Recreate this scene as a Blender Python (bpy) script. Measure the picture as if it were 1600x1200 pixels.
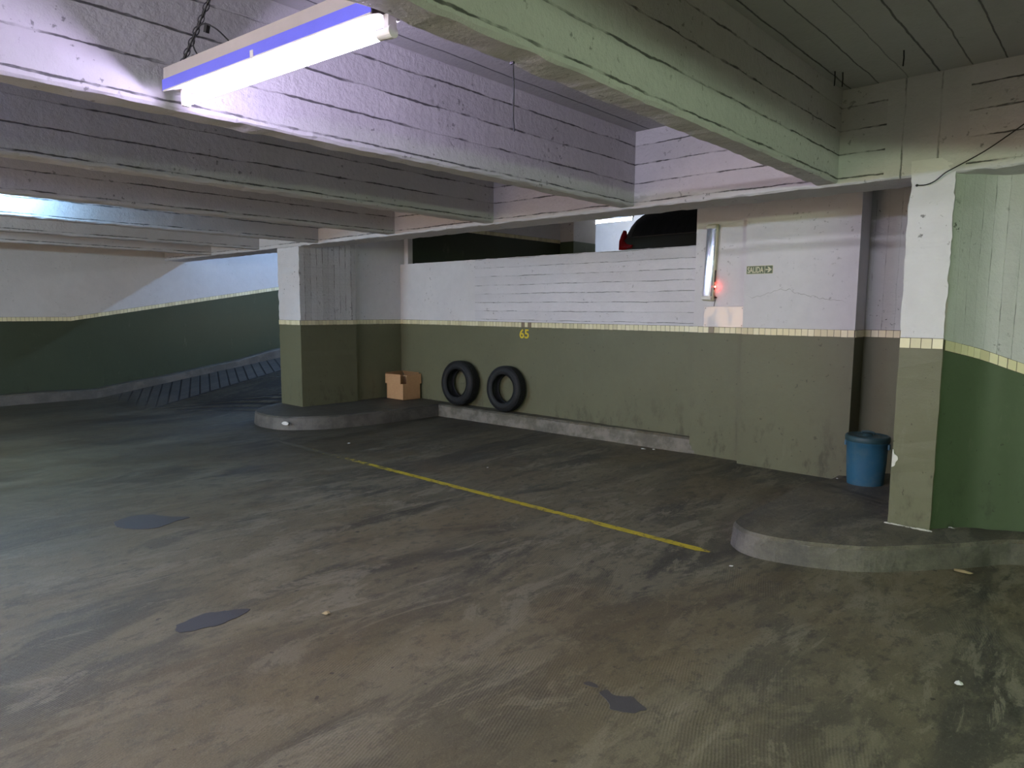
import bpy, bmesh, math, random
from mathutils import Vector, Matrix, noise
random.seed(7)
S = bpy.context.scene
for o in list(bpy.data.objects): bpy.data.objects.remove(o)
C = S.collection
# ---------------------------------------------------------------- camera, world, exposure
H = 1.55
YAW, PITCH, ROLL, FPX = 0.74303147, 0.10856202, 0.00613902, 1062.38
fw = Vector((-math.sin(YAW)*math.cos(PITCH), math.cos(YAW)*math.cos(PITCH), -math.sin(PITCH)))
rt = Vector((math.cos(YAW), math.sin(YAW), 0)); up = rt.cross(fw)
r2 = rt*math.cos(ROLL)+up*math.sin(ROLL); u2 = r2.cross(fw)
cam = bpy.data.objects.new('camera', bpy.data.cameras.new('camera')); C.objects.link(cam)
m = Matrix((r2, u2, -fw)).transposed().to_4x4(); m.translation = (0, 0, H); cam.matrix_world = m
cam.data.sensor_width = 36; cam.data.lens = FPX/1600*36; cam.data.clip_start = .05
S.camera = cam
w = bpy.data.worlds.new('world'); S.world = w; w.use_nodes = True
w.node_tree.nodes['Background'].inputs[0].default_value = (.5, .6, .7, 1)
w.node_tree.nodes['Background'].inputs[1].default_value = .02
S.view_settings.view_transform = 'Standard'; S.view_settings.look = 'None'
S.view_settings.gamma = 1; S.view_settings.use_curve_mapping = False
S.view_settings.exposure = 0.06
# light given off by each tube (colour, strength) and by the fill sky behind the added entrance
LIGHT = dict(main=((.76,.65,1.0),140), green=((.74,1.0,.62),710), blue=((.38,.68,1.0),320), ramp=((.33,.58,1.0),1000), far=((.97,.99,1.0),600),
             b0=((1,.85,.45),60), b1=((.42,.50,1.0),380), b2=((.60,.84,1.0),1250), bay=((.89,.88,1.0),1080))  # this row: fill tubes added behind the viewer
SKY_FILL = ((1.0,.70,.46), 5.7)  # world glow added as fill through the unseen entrance
LED = 150
w.node_tree.nodes['Background'].inputs[0].default_value = (*SKY_FILL[0], 1)
w.node_tree.nodes['Background'].inputs[1].default_value = SKY_FILL[1]

# ---------------------------------------------------------------- node helpers
class NT:
    def __init__(s, name):
        s.m = bpy.data.materials.new(name); s.m.use_nodes = True; s.t = s.m.node_tree; s.t.nodes.clear()
        s.out = s.n('ShaderNodeOutputMaterial'); s.b = s.n('ShaderNodeBsdfPrincipled')
        s.t.links.new(s.b.outputs[0], s.out.inputs[0])
        g = s.n('ShaderNodeNewGeometry'); s.pos = g.outputs['Position']
        x = s.n('ShaderNodeSeparateXYZ'); s.l(s.pos, x.inputs[0]); s.x, s.y, s.z = x.outputs
    def n(s, t): return s.t.nodes.new(t)
    def l(s, a, b):
        if hasattr(a, 'is_output') or isinstance(a, bpy.types.NodeSocket): s.t.links.new(a, b)
        else: b.default_value = a
    def math(s, op, a, b=0.0, c=0.0, clamp=False):
        n = s.n('ShaderNodeMath'); n.operation = op; n.use_clamp = clamp
        for i, v in enumerate((a, b, c)): s.l(v, n.inputs[i])
        return n.outputs[0]
    def noise(s, scale, detail=4, rough=.6, vec=None, dist=0.0):
        n = s.n('ShaderNodeTexNoise'); n.inputs['Scale'].default_value = scale; n.inputs['Detail'].default_value = detail
        n.inputs['Roughness'].default_value = rough; n.inputs['Distortion'].default_value = dist
        s.l(vec or s.pos, n.inputs['Vector']); return n.outputs['Fac']
    def vscale(s, v, off=(0, 0, 0), rz=0.0):
        n = s.n('ShaderNodeMapping'); s.l(s.pos, n.inputs[0]); n.inputs['Scale'].default_value = v
        n.inputs['Location'].default_value = off; n.inputs['Rotation'].default_value = (0, 0, rz); return n.outputs[0]
    def ramp(s, f, lo, hi):     # smooth 0..1
        n = s.n('ShaderNodeMapRange'); n.interpolation_type = 'SMOOTHSTEP'
        s.l(f, n.inputs[0]); s.l(lo, n.inputs[1]); s.l(hi, n.inputs[2]); return n.outputs[0]
    def mix(s, f, a, b):
        n = s.n('ShaderNodeMix'); n.data_type = 'RGBA'; s.l(f, n.inputs[0])
        for v, i in ((a, 6), (b, 7)):
            if isinstance(v, tuple): n.inputs[i].default_value = (*v, 1)
            else: s.l(v, n.inputs[i])
        return n.outputs[2]
    def mul(s, col, f):
        n = s.n('ShaderNodeMix'); n.data_type = 'RGBA'; n.blend_type = 'MULTIPLY'; n.inputs[0].default_value = 1
        s.l(col, n.inputs[6]) if not isinstance(col, tuple) else setattr(n.inputs[6], 'default_value', (*col, 1))
        cc = s.n('ShaderNodeCombineColor'); [s.l(f, cc.inputs[i]) for i in range(3)]
        s.l(cc.outputs[0], n.inputs[7]); return n.outputs[2]
    def bump(s, h, strength, dist, prev=None):
        n = s.n('ShaderNodeBump'); n.inputs['Strength'].default_value = strength; n.inputs['Distance'].default_value = dist
        s.l(h, n.inputs['Height'])
        if prev: s.l(prev, n.inputs['Normal'])
        return n.outputs[0]
    def done(s, col, rough=.7, normal=None, spec=.5, metal=0):
        if isinstance(col, tuple): s.b.inputs['Base Color'].default_value = (*col, 1)
        else: s.l(col, s.b.inputs['Base Color'])
        s.l(rough, s.b.inputs['Roughness']); s.b.inputs['Metallic'].default_value = metal
        s.b.inputs['Specular IOR Level'].default_value = spec
        if normal: s.l(normal, s.b.inputs['Normal'])
        return s.m

def concrete(name, base, axis=None, sp=.14, lw=.05, dark=.75, fine=1.0, breakup=.42, tintvar=.06, spots=.3, rough=.75, dirt_low=False):
    t = NT(name)
    big = t.noise(1.3, 5, .6); med = t.noise(9, 5, .65); fin = t.noise(70, 6, .7)
    f = t.math('MULTIPLY_ADD', big, .22, .89); f = t.math('MULTIPLY', f, t.math('MULTIPLY_ADD', med, .16, .92))
    col = t.mul(base, f)
    sp1 = t.math('MULTIPLY', t.ramp(t.noise(24, 4, .6), .62, .68), t.ramp(t.noise(2.2, 2, .5), .48, .62))
    col = t.mix(t.math('MULTIPLY', sp1, spots), col, tuple(c*.25 for c in base))
    h = t.math('ADD', t.math('MULTIPLY', med, .5), t.math('MULTIPLY', fin, .5))
    nb = t.bump(h, .45*fine, .006)
    nb = t.bump(t.noise(28, 4, .6), .35*fine, .012, nb)
    if axis:
        a = {'x': t.x, 'y': t.y, 'z': t.z}.get(axis)
        if axis == 'xy': a = t.math('ADD', t.x, t.y)
        stretch = {'z': (1.2, 1.2, .2)}.get(axis, (.3, .3, 1.5))
        a = t.math('ADD', a, t.math('MULTIPLY', t.math('SUBTRACT', t.noise(2.5, 5, .65), .5), .034))
        q = t.math('DIVIDE', a, sp); fl = t.math('FLOOR', q); fr = t.math('SUBTRACT', q, fl)
        wn = t.n('ShaderNodeTexWhiteNoise'); wn.noise_dimensions = '1D'; t.l(fl, wn.inputs['W'])
        col = t.mul(col, t.math('MULTIPLY_ADD', wn.outputs[0], tintvar*2, 1-tintvar))
        d = t.math('ABSOLUTE', t.math('SUBTRACT', fr, .5))
        # per-joint break-up so lines come and go
        cv = t.n('ShaderNodeCombineXYZ'); t.l(t.math('MULTIPLY', t.math('ADD', t.x, t.y), 1.0 if axis in ('z',) else 0.0), cv.inputs[0])
        t.l(t.math('MULTIPLY', t.math('FLOOR', t.math('ADD', q, .5)), 3.7), cv.inputs[1]); t.l(t.z if axis != 'z' else 0.0, cv.inputs[2])
        br = t.ramp(t.noise(2.3, 4, .7, cv.outputs[0]), breakup, breakup+.12)
        wid = t.math('MULTIPLY_ADD', t.noise(14, 3, .6, cv.outputs[0]), lw*1.2, -lw*.15)
        line = t.math('SUBTRACT', 1.0, t.ramp(t.math('SUBTRACT', .5, d), t.math('MULTIPLY', wid, .4), wid))
        line = t.math('MULTIPLY', line, t.math('MULTIPLY_ADD', br, .85, .15))
        col = t.mix(t.math('MULTIPLY', line, dark), col, tuple(c*.12 for c in base))
        step = t.math('MULTIPLY', wn.outputs[0], .35)
        nb = t.bump(t.math('SUBTRACT', step, line), .8, .008, nb)
    return t.done(col, rough, nb, .35)

def plain(name, col, rough=.5, metal=0, var=.12, sc=14, bump=.15, spec=.5):
    t = NT(name); f = t.math('MULTIPLY_ADD', t.noise(sc, 4, .6), var*2, 1-var)
    return t.done(t.mul(col, f), rough, t.bump(t.noise(sc*8, 3, .6), bump, .003), spec, metal)

def emit(name, col, st):
    t = NT(name); t.b.inputs['Base Color'].default_value = (.9, .9, .9, 1)
    t.b.inputs['Emission Color'].default_value = (*col, 1); t.b.inputs['Emission Strength'].default_value = st
    return t.m

WHITE = (.56, .55, .575)
M = {}
M['beam'] = concrete('board_marked_beam_paint', WHITE, 'z', .153, .085, .90, 1.5, .41, .05, .7)
M['ceil'] = concrete('board_marked_ceiling_paint', (.45, .45, .46), 'x', .17, .07, .8, 1.0, .38, .08, .3)
M['pillar'] = concrete('board_marked_pillar_paint', (.52, .53, .53), 'xy', .105, .07, .55, 1.5, .50, .06, 1.0)
M['plaster'] = concrete('white_wall_paint', (.69, .68, .70), None, fine=.45, spots=.45)
M['pillar_side'] = concrete('rough_boarded_pillar_paint', (.60, .60, .62), 'xy', .095, .13, .75, 2.4, .47, .10, 1.0)
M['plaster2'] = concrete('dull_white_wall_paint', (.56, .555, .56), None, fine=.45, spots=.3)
M['board_wall'] = concrete('board_marked_wall_paint', (.68, .67, .70), 'z', .118, .07, .75, .8, .44, .03, .6)
def green_paint(name, base, rough=.5):
    t = NT(name)
    f = t.math('MULTIPLY_ADD', t.noise(1.5, 5, .6), .28, .86); f = t.math('MULTIPLY', f, t.math('MULTIPLY_ADD', t.noise(18, 5, .7), .14, .93))
    col = t.mul(base, f)
    # scuffs and grime low on the wall
    low = t.ramp(t.z, .75, .05)
    g = t.math('MULTIPLY', t.ramp(t.noise(7, 5, .7, t.vscale((1, 1, .45))), .52, .68), low)
    col = t.mix(t.math('MULTIPLY', g, .5), col, (.022, .024, .018))
    pit = t.ramp(t.noise(26, 2, .5), .70, .74)
    col = t.mix(t.math('MULTIPLY', pit, .5), col, (.03, .032, .022))
    sc = t.ramp(t.noise(5, 6, .75, t.vscale((1, 1, .35), (3, 1, 0))), .60, .70)
    col = t.mix(t.math('MULTIPLY', sc, .18), col, (.20, .20, .15))
    nb = t.bump(t.noise(35, 5, .7), .3, .005)
    return t.done(col, rough, nb, .35)
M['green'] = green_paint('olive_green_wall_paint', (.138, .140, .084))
M['green3'] = green_paint('dimmed_green_wall_paint', (.046, .060, .036))  # darker copy of the wall green, dim light painted into the colour
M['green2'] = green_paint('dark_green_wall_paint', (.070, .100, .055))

def floor_mat(name, ramp=False, kerb=0):
    t = NT(name)
    # dirt drags along the driving direction (Y)
    v1 = t.vscale((1.0, .30, 1.0), (1.3, .4, 0), .10)
    a = t.noise(.75, 6, .62, v1, .6); b = t.noise(2.6, 8, .72, t.vscale((1, .35, 1), (5, 2, 0), .08), .4); c = t.noise(11, 6, .75, t.vscale((1, .5, 1)))
    col = t.mix(t.ramp(a, .40, .60), (.062, .056, .052), (.125, .106, .078))
    col = t.mix(t.math('MULTIPLY', t.ramp(b, .48, .54), .60), col, (.185, .162, .128))
    oil = t.noise(1.1, 8, .72, t.vscale((1, .26, 1), (9, 9, 0), .1), .9)
    col = t.mix(t.math('MULTIPLY', t.ramp(oil, .50, .58), .80), col, (.040, .037, .038))
    scr = t.noise(3.4, 9, .78, t.vscale((1, .30, 1), (2, 5, 0), .12), 1.0)
    col = t.mix(t.math('MULTIPLY', t.ramp(scr, .53, .565), .62), col, (.215, .192, .165))
    rust = t.ramp(t.noise(.9, 5, .6, t.vscale((1, .6, 1), (2, 7, 0))), .46, .62)
    col = t.mix(t.math('MULTIPLY', rust, .50), col, (.118, .084, .048))
    col = t.mix(t.math('MULTIPLY', t.ramp(c, .55, .66), .35), col, (.20, .18, .14))
    dk = t.noise(14, 8, .8, t.vscale((1, .5, 1), (1, 3, 0), .1))
    col = t.mix(t.math('MULTIPLY', t.ramp(dk, .51, .60), .60), col, (.035, .032, .030))
    wc = t.ramp(t.noise(60, 5, .85, t.vscale((1, .6, 1))), .55, .68)
    col = t.mix(t.math('MULTIPLY', wc, .50), col, (.26, .235, .18))
    left_shade = t.ramp(t.math('ADD', t.x, t.math('MULTIPLY', t.noise(.5, 4, .6), 3.0)), -2.6, -6.0)  # shade painted into the colour: floor darkens towards the left
    col = t.mul(col, t.math('MULTIPLY_ADD', left_shade, -.58, 1.0))
    col = t.mix(t.math('MULTIPLY', t.ramp(t.math('ADD', t.y, t.math('MULTIPLY', t.noise(.7, 4, .6), 2.5)), 4.6, 2.6), .28), col, (.150, .118, .066))
    gr = t.noise(150, 5, .85)
    col = t.mul(col, t.math('MULTIPLY_ADD', gr, 1.5, .25))
    dots = t.ramp(t.noise(17, 2, .5, t.vscale((1, .8, 1))), .72, .75)
    col = t.mix(t.math('MULTIPLY', dots, .7), col, (.02, .018, .018))
    tn = t.n('ShaderNodeMix'); tn.data_type = 'RGBA'; tn.blend_type = 'MULTIPLY'; tn.inputs[0].default_value = 1
    t.l(col, tn.inputs[6]); tn.inputs[7].default_value = (.98, 1.0, .84, 1); col = tn.outputs[2]
    rough = t.math('MULTIPLY_ADD', b, .5, .26); rough = t.math('ADD', rough, t.math('MULTIPLY', a, .12), 0, True)
    nb = t.bump(t.noise(2.0, 6, .7), .25, .02)
    nb = t.bump(t.noise(45, 6, .75), .45, .005, nb)
    if kerb:
        grime = t.ramp(t.noise(4.5, 6, .7), .4, .62)
        cc = t.mix(grime, (.095, .092, .088) if kerb == 1 else (.13, .125, .10), (.16, .15, .14) if kerb == 1 else (.26, .24, .21))
        g2 = t.n('ShaderNodeNewGeometry'); sx = t.n('ShaderNodeSeparateXYZ'); t.l(g2.outputs['True Normal'], sx.inputs[0])
        side = t.ramp(sx.outputs[2], .8, .3)
        col = t.mix(t.math('MULTIPLY_ADD', side, .45, .25), col, cc)
        nb = t.bump(t.noise(24, 5, .7), .6, .008, nb)
        rough = t.math('MAXIMUM', rough, .6)
    if ramp:
        def grooves(nx, ny, sp, wd):
            q = t.math('DIVIDE', t.math('ADD', t.math('MULTIPLY', t.x, nx), t.math('MULTIPLY', t.y, ny)), sp)
            d = t.math('ABSOLUTE', t.math('SUBTRACT', t.math('FRACT', q), .5))
            return t.ramp(d, wd, wd*.5)
        band = t.math('LESS_THAN', t.math('ADD', t.x, t.math('MULTIPLY', t.math('SUBTRACT', t.y, 4.0), .25)), -11.0)
        edge = t.math('ABSOLUTE', t.math('ADD', t.math('ADD', t.x, t.math('MULTIPLY', t.math('SUBTRACT', t.y, 4.0), .25)), 11.0))
        el = t.ramp(edge, .035, .02)
        g1 = grooves(.39, .92, .155, .10); g2 = grooves(-.65, .75, .115, .30)
        mk = t.math('ADD', t.math('MULTIPLY', band, g1), t.math('MULTIPLY', t.math('SUBTRACT', 1.0, band), g2))
        mk = t.math('MAXIMUM', mk, el); mk = t.math('MULTIPLY', mk, t.ramp(t.z, .008, .05))
        col = t.mix(t.math('MULTIPLY', t.math('MULTIPLY', band, t.ramp(t.z, .0, .08)), .5), col, (.075, .075, .08))
        col = t.mix(t.math('MULTIPLY', mk, .92), col, (.008, .008, .010))
        nb = t.bump(t.math('SUBTRACT', 1.0, mk), .9, .012, nb)
        up_ = t.ramp(t.z, 0.0, .14); rough = t.math('MAXIMUM', rough, t.math('MULTIPLY', up_, .8))
        mm = t.done(col, rough, nb, .45); t.l(t.math('MULTIPLY_ADD', up_, -.3, .45), t.b.inputs['Specular IOR Level']); return mm
    elif not kerb:
        # worn anti-slip diamond ribbing pressed in the screed
        def rib(nx, ny, sp):
            q = t.math('ADD', t.math('MULTIPLY', t.x, nx), t.math('MULTIPLY', t.y, ny))
            q = t.math('ADD', q, t.math('MULTIPLY', t.noise(1.6, 2, .5), .05))
            return t.math('SINE', t.math('MULTIPLY', q, 6.283/sp))
        rb = t.math('ADD', t.math('MULTIPLY', rib(.93, .37, .0125), .75), t.math('MULTIPLY', rib(-.45, .89, .022), .25))
        msk = t.ramp(t.noise(1.2, 3, .5, t.vscale((1, 1, 1), (4, 4, 0))), .48, .66)
        r = t.math('MULTIPLY', rb, msk)
        col = t.mix(t.math('MULTIPLY', t.ramp(r, .1, .8), .14), col, (.24, .22, .17))
        nb = t.bump(r, .35, .002, nb)
    return t.done(col, rough, nb, .15 if ramp else .45)
M['floor'] = floor_mat('worn_screed_floor')
M['ramp'] = floor_mat('grooved_ramp_screed', ramp=True)
M['kerb'] = floor_mat('dirty_kerb_concrete', kerb=1)
M['kerb_pale'] = floor_mat('pale_kerb_concrete', kerb=2)
def tile_mat(name, c): return plain(name, c, .28, 0, .08, 40, .05)
TILES = [tile_mat('cream_tile', (.74, .69, .45)), tile_mat('pale_cream_tile', (.80, .75, .52)), tile_mat('dull_cream_tile', (.64, .59, .38)),
         plain('brown_grout', (.10, .08, .06), .9), tile_mat('stained_tile', (.24, .19, .13))]
M['black'] = plain('matt_black', (.012, .012, .013), .6)
M['steel'] = plain('dark_steel', (.05, .05, .06), .45, .6)

# ---------------------------------------------------------------- mesh helpers
def tag(o, label=None, cat=None, group=None, kind=None):
    if label: o['label'] = label
    if cat: o['category'] = cat
    if group: o['group'] = group
    if kind: o['kind'] = kind
    return o
def link(name, bm, mats, parent=None, smooth=False, loc=None):
    me = bpy.data.meshes.new(name); bmesh.ops.recalc_face_normals(bm, faces=bm.faces) ; bm.to_mesh(me); bm.free()
    for x in (mats if isinstance(mats, (list, tuple)) else [mats]): me.materials.append(x)
    if smooth:
        for p in me.polygons: p.use_smooth = True
    o = bpy.data.objects.new(name, me); C.objects.link(o)
    if parent: o.parent = parent
    if loc: o.location = loc
    return o
def empty(name, loc, label, cat, group=None, rz=0):
    o = bpy.data.objects.new(name, None); C.objects.link(o); o.location = loc; o.rotation_euler[2] = rz
    o.empty_display_size = .1
    return tag(o, label, cat, group)
def box(bm, x0, x1, y0, y1, z0, z1, mi=0, M4=None):
    vs = [bm.verts.new(Vector(p)) for p in ((x0,y0,z0),(x1,y0,z0),(x1,y1,z0),(x0,y1,z0),(x0,y0,z1),(x1,y0,z1),(x1,y1,z1),(x0,y1,z1))]
    if M4:
        for v in vs: v.co = M4 @ v.co
    fs = [bm.faces.new([vs[i] for i in f]) for f in ((0,3,2,1),(4,5,6,7),(0,1,5,4),(1,2,6,5),(2,3,7,6),(3,0,4,7))]
    for f in fs: f.material_index = mi
    return vs, fs
def bevel(bm, w, seg=2):
    bmesh.ops.bevel(bm, geom=list(bm.edges), offset=w, segments=seg, affect='EDGES', profile=.5, clamp_overlap=True)
def tube(bm, pts, r, seg=8, closed=False, cap=True):
    pts = [Vector(p) for p in pts]; rings = []; n = len(pts); prev = None
    for i, p in enumerate(pts):
        if closed: d = pts[(i+1) % n]-pts[i-1]
        else: d = pts[min(i+1, n-1)]-pts[max(i-1, 0)]
        d.normalize()
        a = Vector((0, 0, 1)) if abs(d.z) < .9 else Vector((1, 0, 0))
        if prev is not None: a = prev
        s = d.cross(a).normalized(); a = s.cross(d).normalized(); prev = a
        rr = r[i] if isinstance(r, (list, tuple)) else r
        rings.append([bm.verts.new(p+(s*math.cos(t)+a*math.sin(t))*rr) for t in [2*math.pi*k/seg for k in range(seg)]])
    for i in range(n if closed else n-1):
        A, B = rings[i], rings[(i+1) % n]
        for k in range(seg): bm.faces.new((A[k], A[(k+1) % seg], B[(k+1) % seg], B[k]))
    if cap and not closed:
        bm.faces.new(rings[0][::-1]); bm.faces.new(rings[-1])
def lathe(bm, prof, seg=48, close=False):
    rings = [[bm.verts.new((r*math.cos(2*math.pi*k/seg), r*math.sin(2*math.pi*k/seg), z)) for k in range(seg)] for r, z in prof]
    n = len(prof)
    for i in range(n if close else n-1):
        A, B = rings[i], rings[(i+1) % n]
        for k in range(seg): bm.faces.new((A[k], A[(k+1) % seg], B[(k+1) % seg], B[k]))
    return rings
def jit(p, a, s=6.0): return a*noise.noise(Vector(p)*s)
def poly_prism(bm, pts, z0, z1, mi=0, zt=None):
    b = [bm.verts.new((x, y, z0)) for x, y in pts]
    t = [bm.verts.new((x, y, (zt(x, y) if zt else z1))) for x, y in pts]
    bm.faces.new(b[::-1]).material_index = mi; bm.faces.new(t).material_index = mi
    for i in range(len(pts)):
        j = (i+1) % len(pts); bm.faces.new((b[i], b[j], t[j], t[i])).material_index = mi
ST0, ST1 = 1.322, 1.385        # bottom and top of the tile line
def wall_quad(bm, p, q, zb, zt, mi, n=1, jitter=0):
    for k in range(n):
        a = (p[0]+(q[0]-p[0])*k/n, p[1]+(q[1]-p[1])*k/n); b = (p[0]+(q[0]-p[0])*(k+1)/n, p[1]+(q[1]-p[1])*(k+1)/n)
        f = lambda z, c: z(c) if callable(z) else z
        bm.faces.new([bm.verts.new((*a, f(zb, a))), bm.verts.new((*b, f(zb, b))), bm.verts.new((*b, f(zt, b))), bm.verts.new((*a, f(zt, a)))]).material_index = mi

def tile_line(name, path, zf, out=.009, missing=(), stained=(), tw=.0585, label=None):
    """a row of small square tiles set on a wall along path (2-D points); the tiles face to the right-hand side of the path"""
    bm = bmesh.new()
    for (a, b) in zip(path[:-1], path[1:]):
        a, b = Vector(a), Vector(b); L = (b-a).length; n = max(1, round(L/tw)); w_ = L/n; d = (b-a)/L; nr = Vector((d.y, -d.x))
        for k in range(n):
            s0, s1 = k*w_+.0022, (k+1)*w_-.0022
            if k in missing: continue
            p0, p1 = a+d*s0, a+d*s1; z0, z1 = zf(p0), zf(p1); dz = random.uniform(-.0012, .0012)
            o0 = out*random.uniform(.8, 1.1)
            q = [(p0, z0), (p1, z1)]; vs = []
            for off in (-.002, o0):
                for (pp, zz) in q:
                    for h in (ST0-1.38, ST1-1.38):
                        vs.append(bm.verts.new((*(pp+nr*off), zz+h+dz)))
            mi = 4 if k in stained else random.choice((0, 0, 0, 1, 1, 2))
            for f in ((4,6,7,5),(0,1,3,2),(0,4,5,1),(2,3,7,6),(1,5,7,3),(0,2,6,4)):
                bm.faces.new([vs[i] for i in f]).material_index = mi
        # grout bed
        g0, g1 = a, b; vs = []
        for (pp) in (g0, g1):
            for off in (0, out*.45):
                for h in (ST0-1.38-.003, ST1-1.38+.003): vs.append(bm.verts.new((*(pp+nr*off), zf(pp)+h)))
        for f in ((2,6,7,3),(3,7,5,1),(2,0,4,6),(0,1,5,4),(0,2,3,1),(4,5,7,6)):
            bm.faces.new([vs[i] for i in f]).material_index = 3
    return tag(link(name, bm, TILES), label, None, None, 'structure')

flat = lambda p: 1.38
# ---------------------------------------------------------------- floor and ramp
bm = bmesh.new()
for x0, x1, y0, y1 in ((-13.3, 7, -5, 3.7), (-9.12, 7, 3.7, 7.0)):
    bm.faces.new([bm.verts.new(p) for p in ((x0,y0,0),(x1,y0,0),(x1,y1,0),(x0,y1,0))])
tag(link('floor', bm, M['floor']), 'stained brown and grey screed floor of the parking level', kind='structure')
RY0, RS = 3.7, .16
rz = lambda y: max(0.0, min(1.5, RS*(y-RY0)))
def ramp_z(x, y):
    t_ = min(1, max(0, (x+11.0)/1.7)); y0 = RY0+.85*t_*t_
    k = min(1, max(0, (y-y0)/(.05+1.3*t_))); k = k*k*(3-2*k)
    return rz(y)*k
bm = bmesh.new(); rows = []
ys_ = [3.66+.12*i for i in range(20)]+[6.5, 8, 10, RY0+1.5/RS, 17]
xs_ = [-13.3, -12.5, -12, -11.5, -11.2, -11, -10.75, -10.5, -10.25, -10, -9.75, -9.5, -9.3, -9.1, -8.75]
for y in ys_: rows.append([bm.verts.new((x, y, ramp_z(x, y)+.001)) for x in xs_])
for A, B in zip(rows[:-1], rows[1:]):
    for k in range(len(xs_)-1): bm.faces.new((A[k], A[k+1], B[k+1], B[k]))
tag(link('ramp', bm, M['ramp'], None, True), 'grooved concrete ramp rising along the left wall', kind='structure')
bm = bmesh.new(); box(bm, -9.3, 7, 6.95, 17, 1.35, 1.5)
tag(link('floor_upper', bm, M['floor']), 'slab of the raised half level behind the parapet', kind='structure')

# ---------------------------------------------------------------- ceilings and beams
bm = bmesh.new(); box(bm, -13.3, 7, -5, 5.2, 3.02, 3.2)
tag(link('ceiling', bm, M['ceil']), 'board-marked concrete ceiling slab between the beams', kind='structure')
bm = bmesh.new(); box(bm, -13.3, 7, 5.2, 17, 4.5, 4.65)
tag(link('ceiling_upper', bm, M['ceil']), 'ceiling slab over the raised half level', kind='structure')

def beam(name, x0, x1, y0, y1, z0, z1, label, along='y', n=None):
    """a cast beam with chipped lower arrises"""
    bm = bmesh.new(); L = (y1-y0) if along == 'y' else (x1-x0); n = n or int(L/.05)
    sec = []
    c = .012
    for i in range(n+1):
        s = i/n; ring = []
        if along == 'y':
            y = y0+L*s
            base = [(x0, z1), (x0, z0+c), (x0+c, z0), (x1-c, z0), (x1, z0+c), (x1, z0+.06), (x1, z1)]
            for k, (x, z) in enumerate(base):
                a = .007 if 1 <= k <= 4 else (.004 if k == 5 else 0)
                ch = .008*max(0, noise.noise(Vector((x*3, y*11, z*9)))-.1) if k in (2, 3) else 0
                ring.append(bm.verts.new((x+jit((y, z*7, x), a, 9), y, z+jit((y, x*7, z), a, 8)+ch+a*.6*noise.noise(Vector((y*28, x, z))))))
        else:
            x = x0+L*s
            base = [(y0, z1), (y0, z0+.06), (y0, z0+c), (y0+c, z0), (y1-c, z0), (y1, z0+c), (y1, z1)]
            for k, (y, z) in enumerate(base):
                a = .007 if 2 <= k <= 5 else (.003 if k == 1 else 0)
                ch = .008*max(0, noise.noise(Vector((x*11, y*3, z*9)))-.1) if k in (3, 4) else 0
                ring.append(bm.verts.new((x, y+jit((x, z*7, y), a, 9), z+jit((x, y*7, z), a, 8)+ch+a*.6*noise.noise(Vector((x*28, y, z))))))
        sec.append(ring)
    for A, B in zip(sec[:-1], sec[1:]):
        for k in range(len(A)-1): bm.faces.new((A[k], A[k+1], B[k+1], B[k]))
    bm.faces.new(sec[0]); bm.faces.new(sec[-1][::-1])
    return tag(link(name, bm, M['beam'] if along == 'y' else M['beam']), label, None, None, 'structure')
BX = [(-1.58, 'beam hanging over the yellow line, to the right of the near tube lamp'), (-3.19, 'beam lit violet directly behind the near tube lamp'),
      (-4.83, 'first shaded beam beyond the near tube lamp'), (-6.42, 'second shaded beam beyond the near tube lamp'),
      (-8.04, 'pale blue lit beam ending at the left pillar'), (-9.64, 'beam over the ramp, next past the left pillar'),
      (-11.25, 'last beam, nearest the left wall'), (.05, None), (1.65, None), (3.25, None), (4.85, None)]
for x, lb in BX:
    beam('concrete_beam', x-.145, x, -5, 5.0, 2.415, 3.05, lb or 'beam of the parking bay to the right, out of frame')
gd = beam('concrete_girder', -13.3, 7, 4.97, 5.35, 2.40, 3.05, 'cross girder carried by the left and right pillars', 'x')
gd.data.materials.append(concrete('vertical_board_girder_paint', WHITE, 'x', .20, .06, .7, 1.3, .44, .05, .5))
for p in gd.data.polygons:
    if -1.30 < p.center.x < -.86 and p.normal.y < -.5: p.material_index = 1
# haunch where the girder meets the upper slab edge
bm = bmesh.new(); box(bm, -13.3, 7, 5.03, 5.3, 3.0, 4.55)
tag(link('wall_over_girder', bm, M['plaster']), 'wall standing on the cross girder up to the upper slab', kind='structure')

# ---------------------------------------------------------------- walls
def zl(p): return 1.38+rz_l(p[1])
def rz_l(y): return max(0.0, min(1.6, .161*(y-3.42)))
# left wall
bm = bmesh.new()
ys = [-5, 3.42, 5, 7, 9, 11, 13, 17]
for a, b in zip(ys[:-1], ys[1:]):
    f = lambda y: 1.38+rz_l(y)
    for lo, hi, mi in ((lambda y: -.1, f, 0), (f, lambda y: 4.6, 1)):
        bm.faces.new([bm.verts.new(p) for p in ((-13.2,a,lo(a)),(-13.2,b,lo(b)),(-13.2,b,hi(b)),(-13.2,a,hi(a)))]).material_index = mi
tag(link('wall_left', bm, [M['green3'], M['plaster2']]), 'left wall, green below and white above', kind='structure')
tile_line('trim_1', [(-13.2, 13.0), (-13.2, 3.42), (-13.2, -5)][::-1] and [(-13.2, -5), (-13.2, 3.42), (-13.2, 13.0)], zl, label='cream tile line rising along the left wall')
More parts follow.
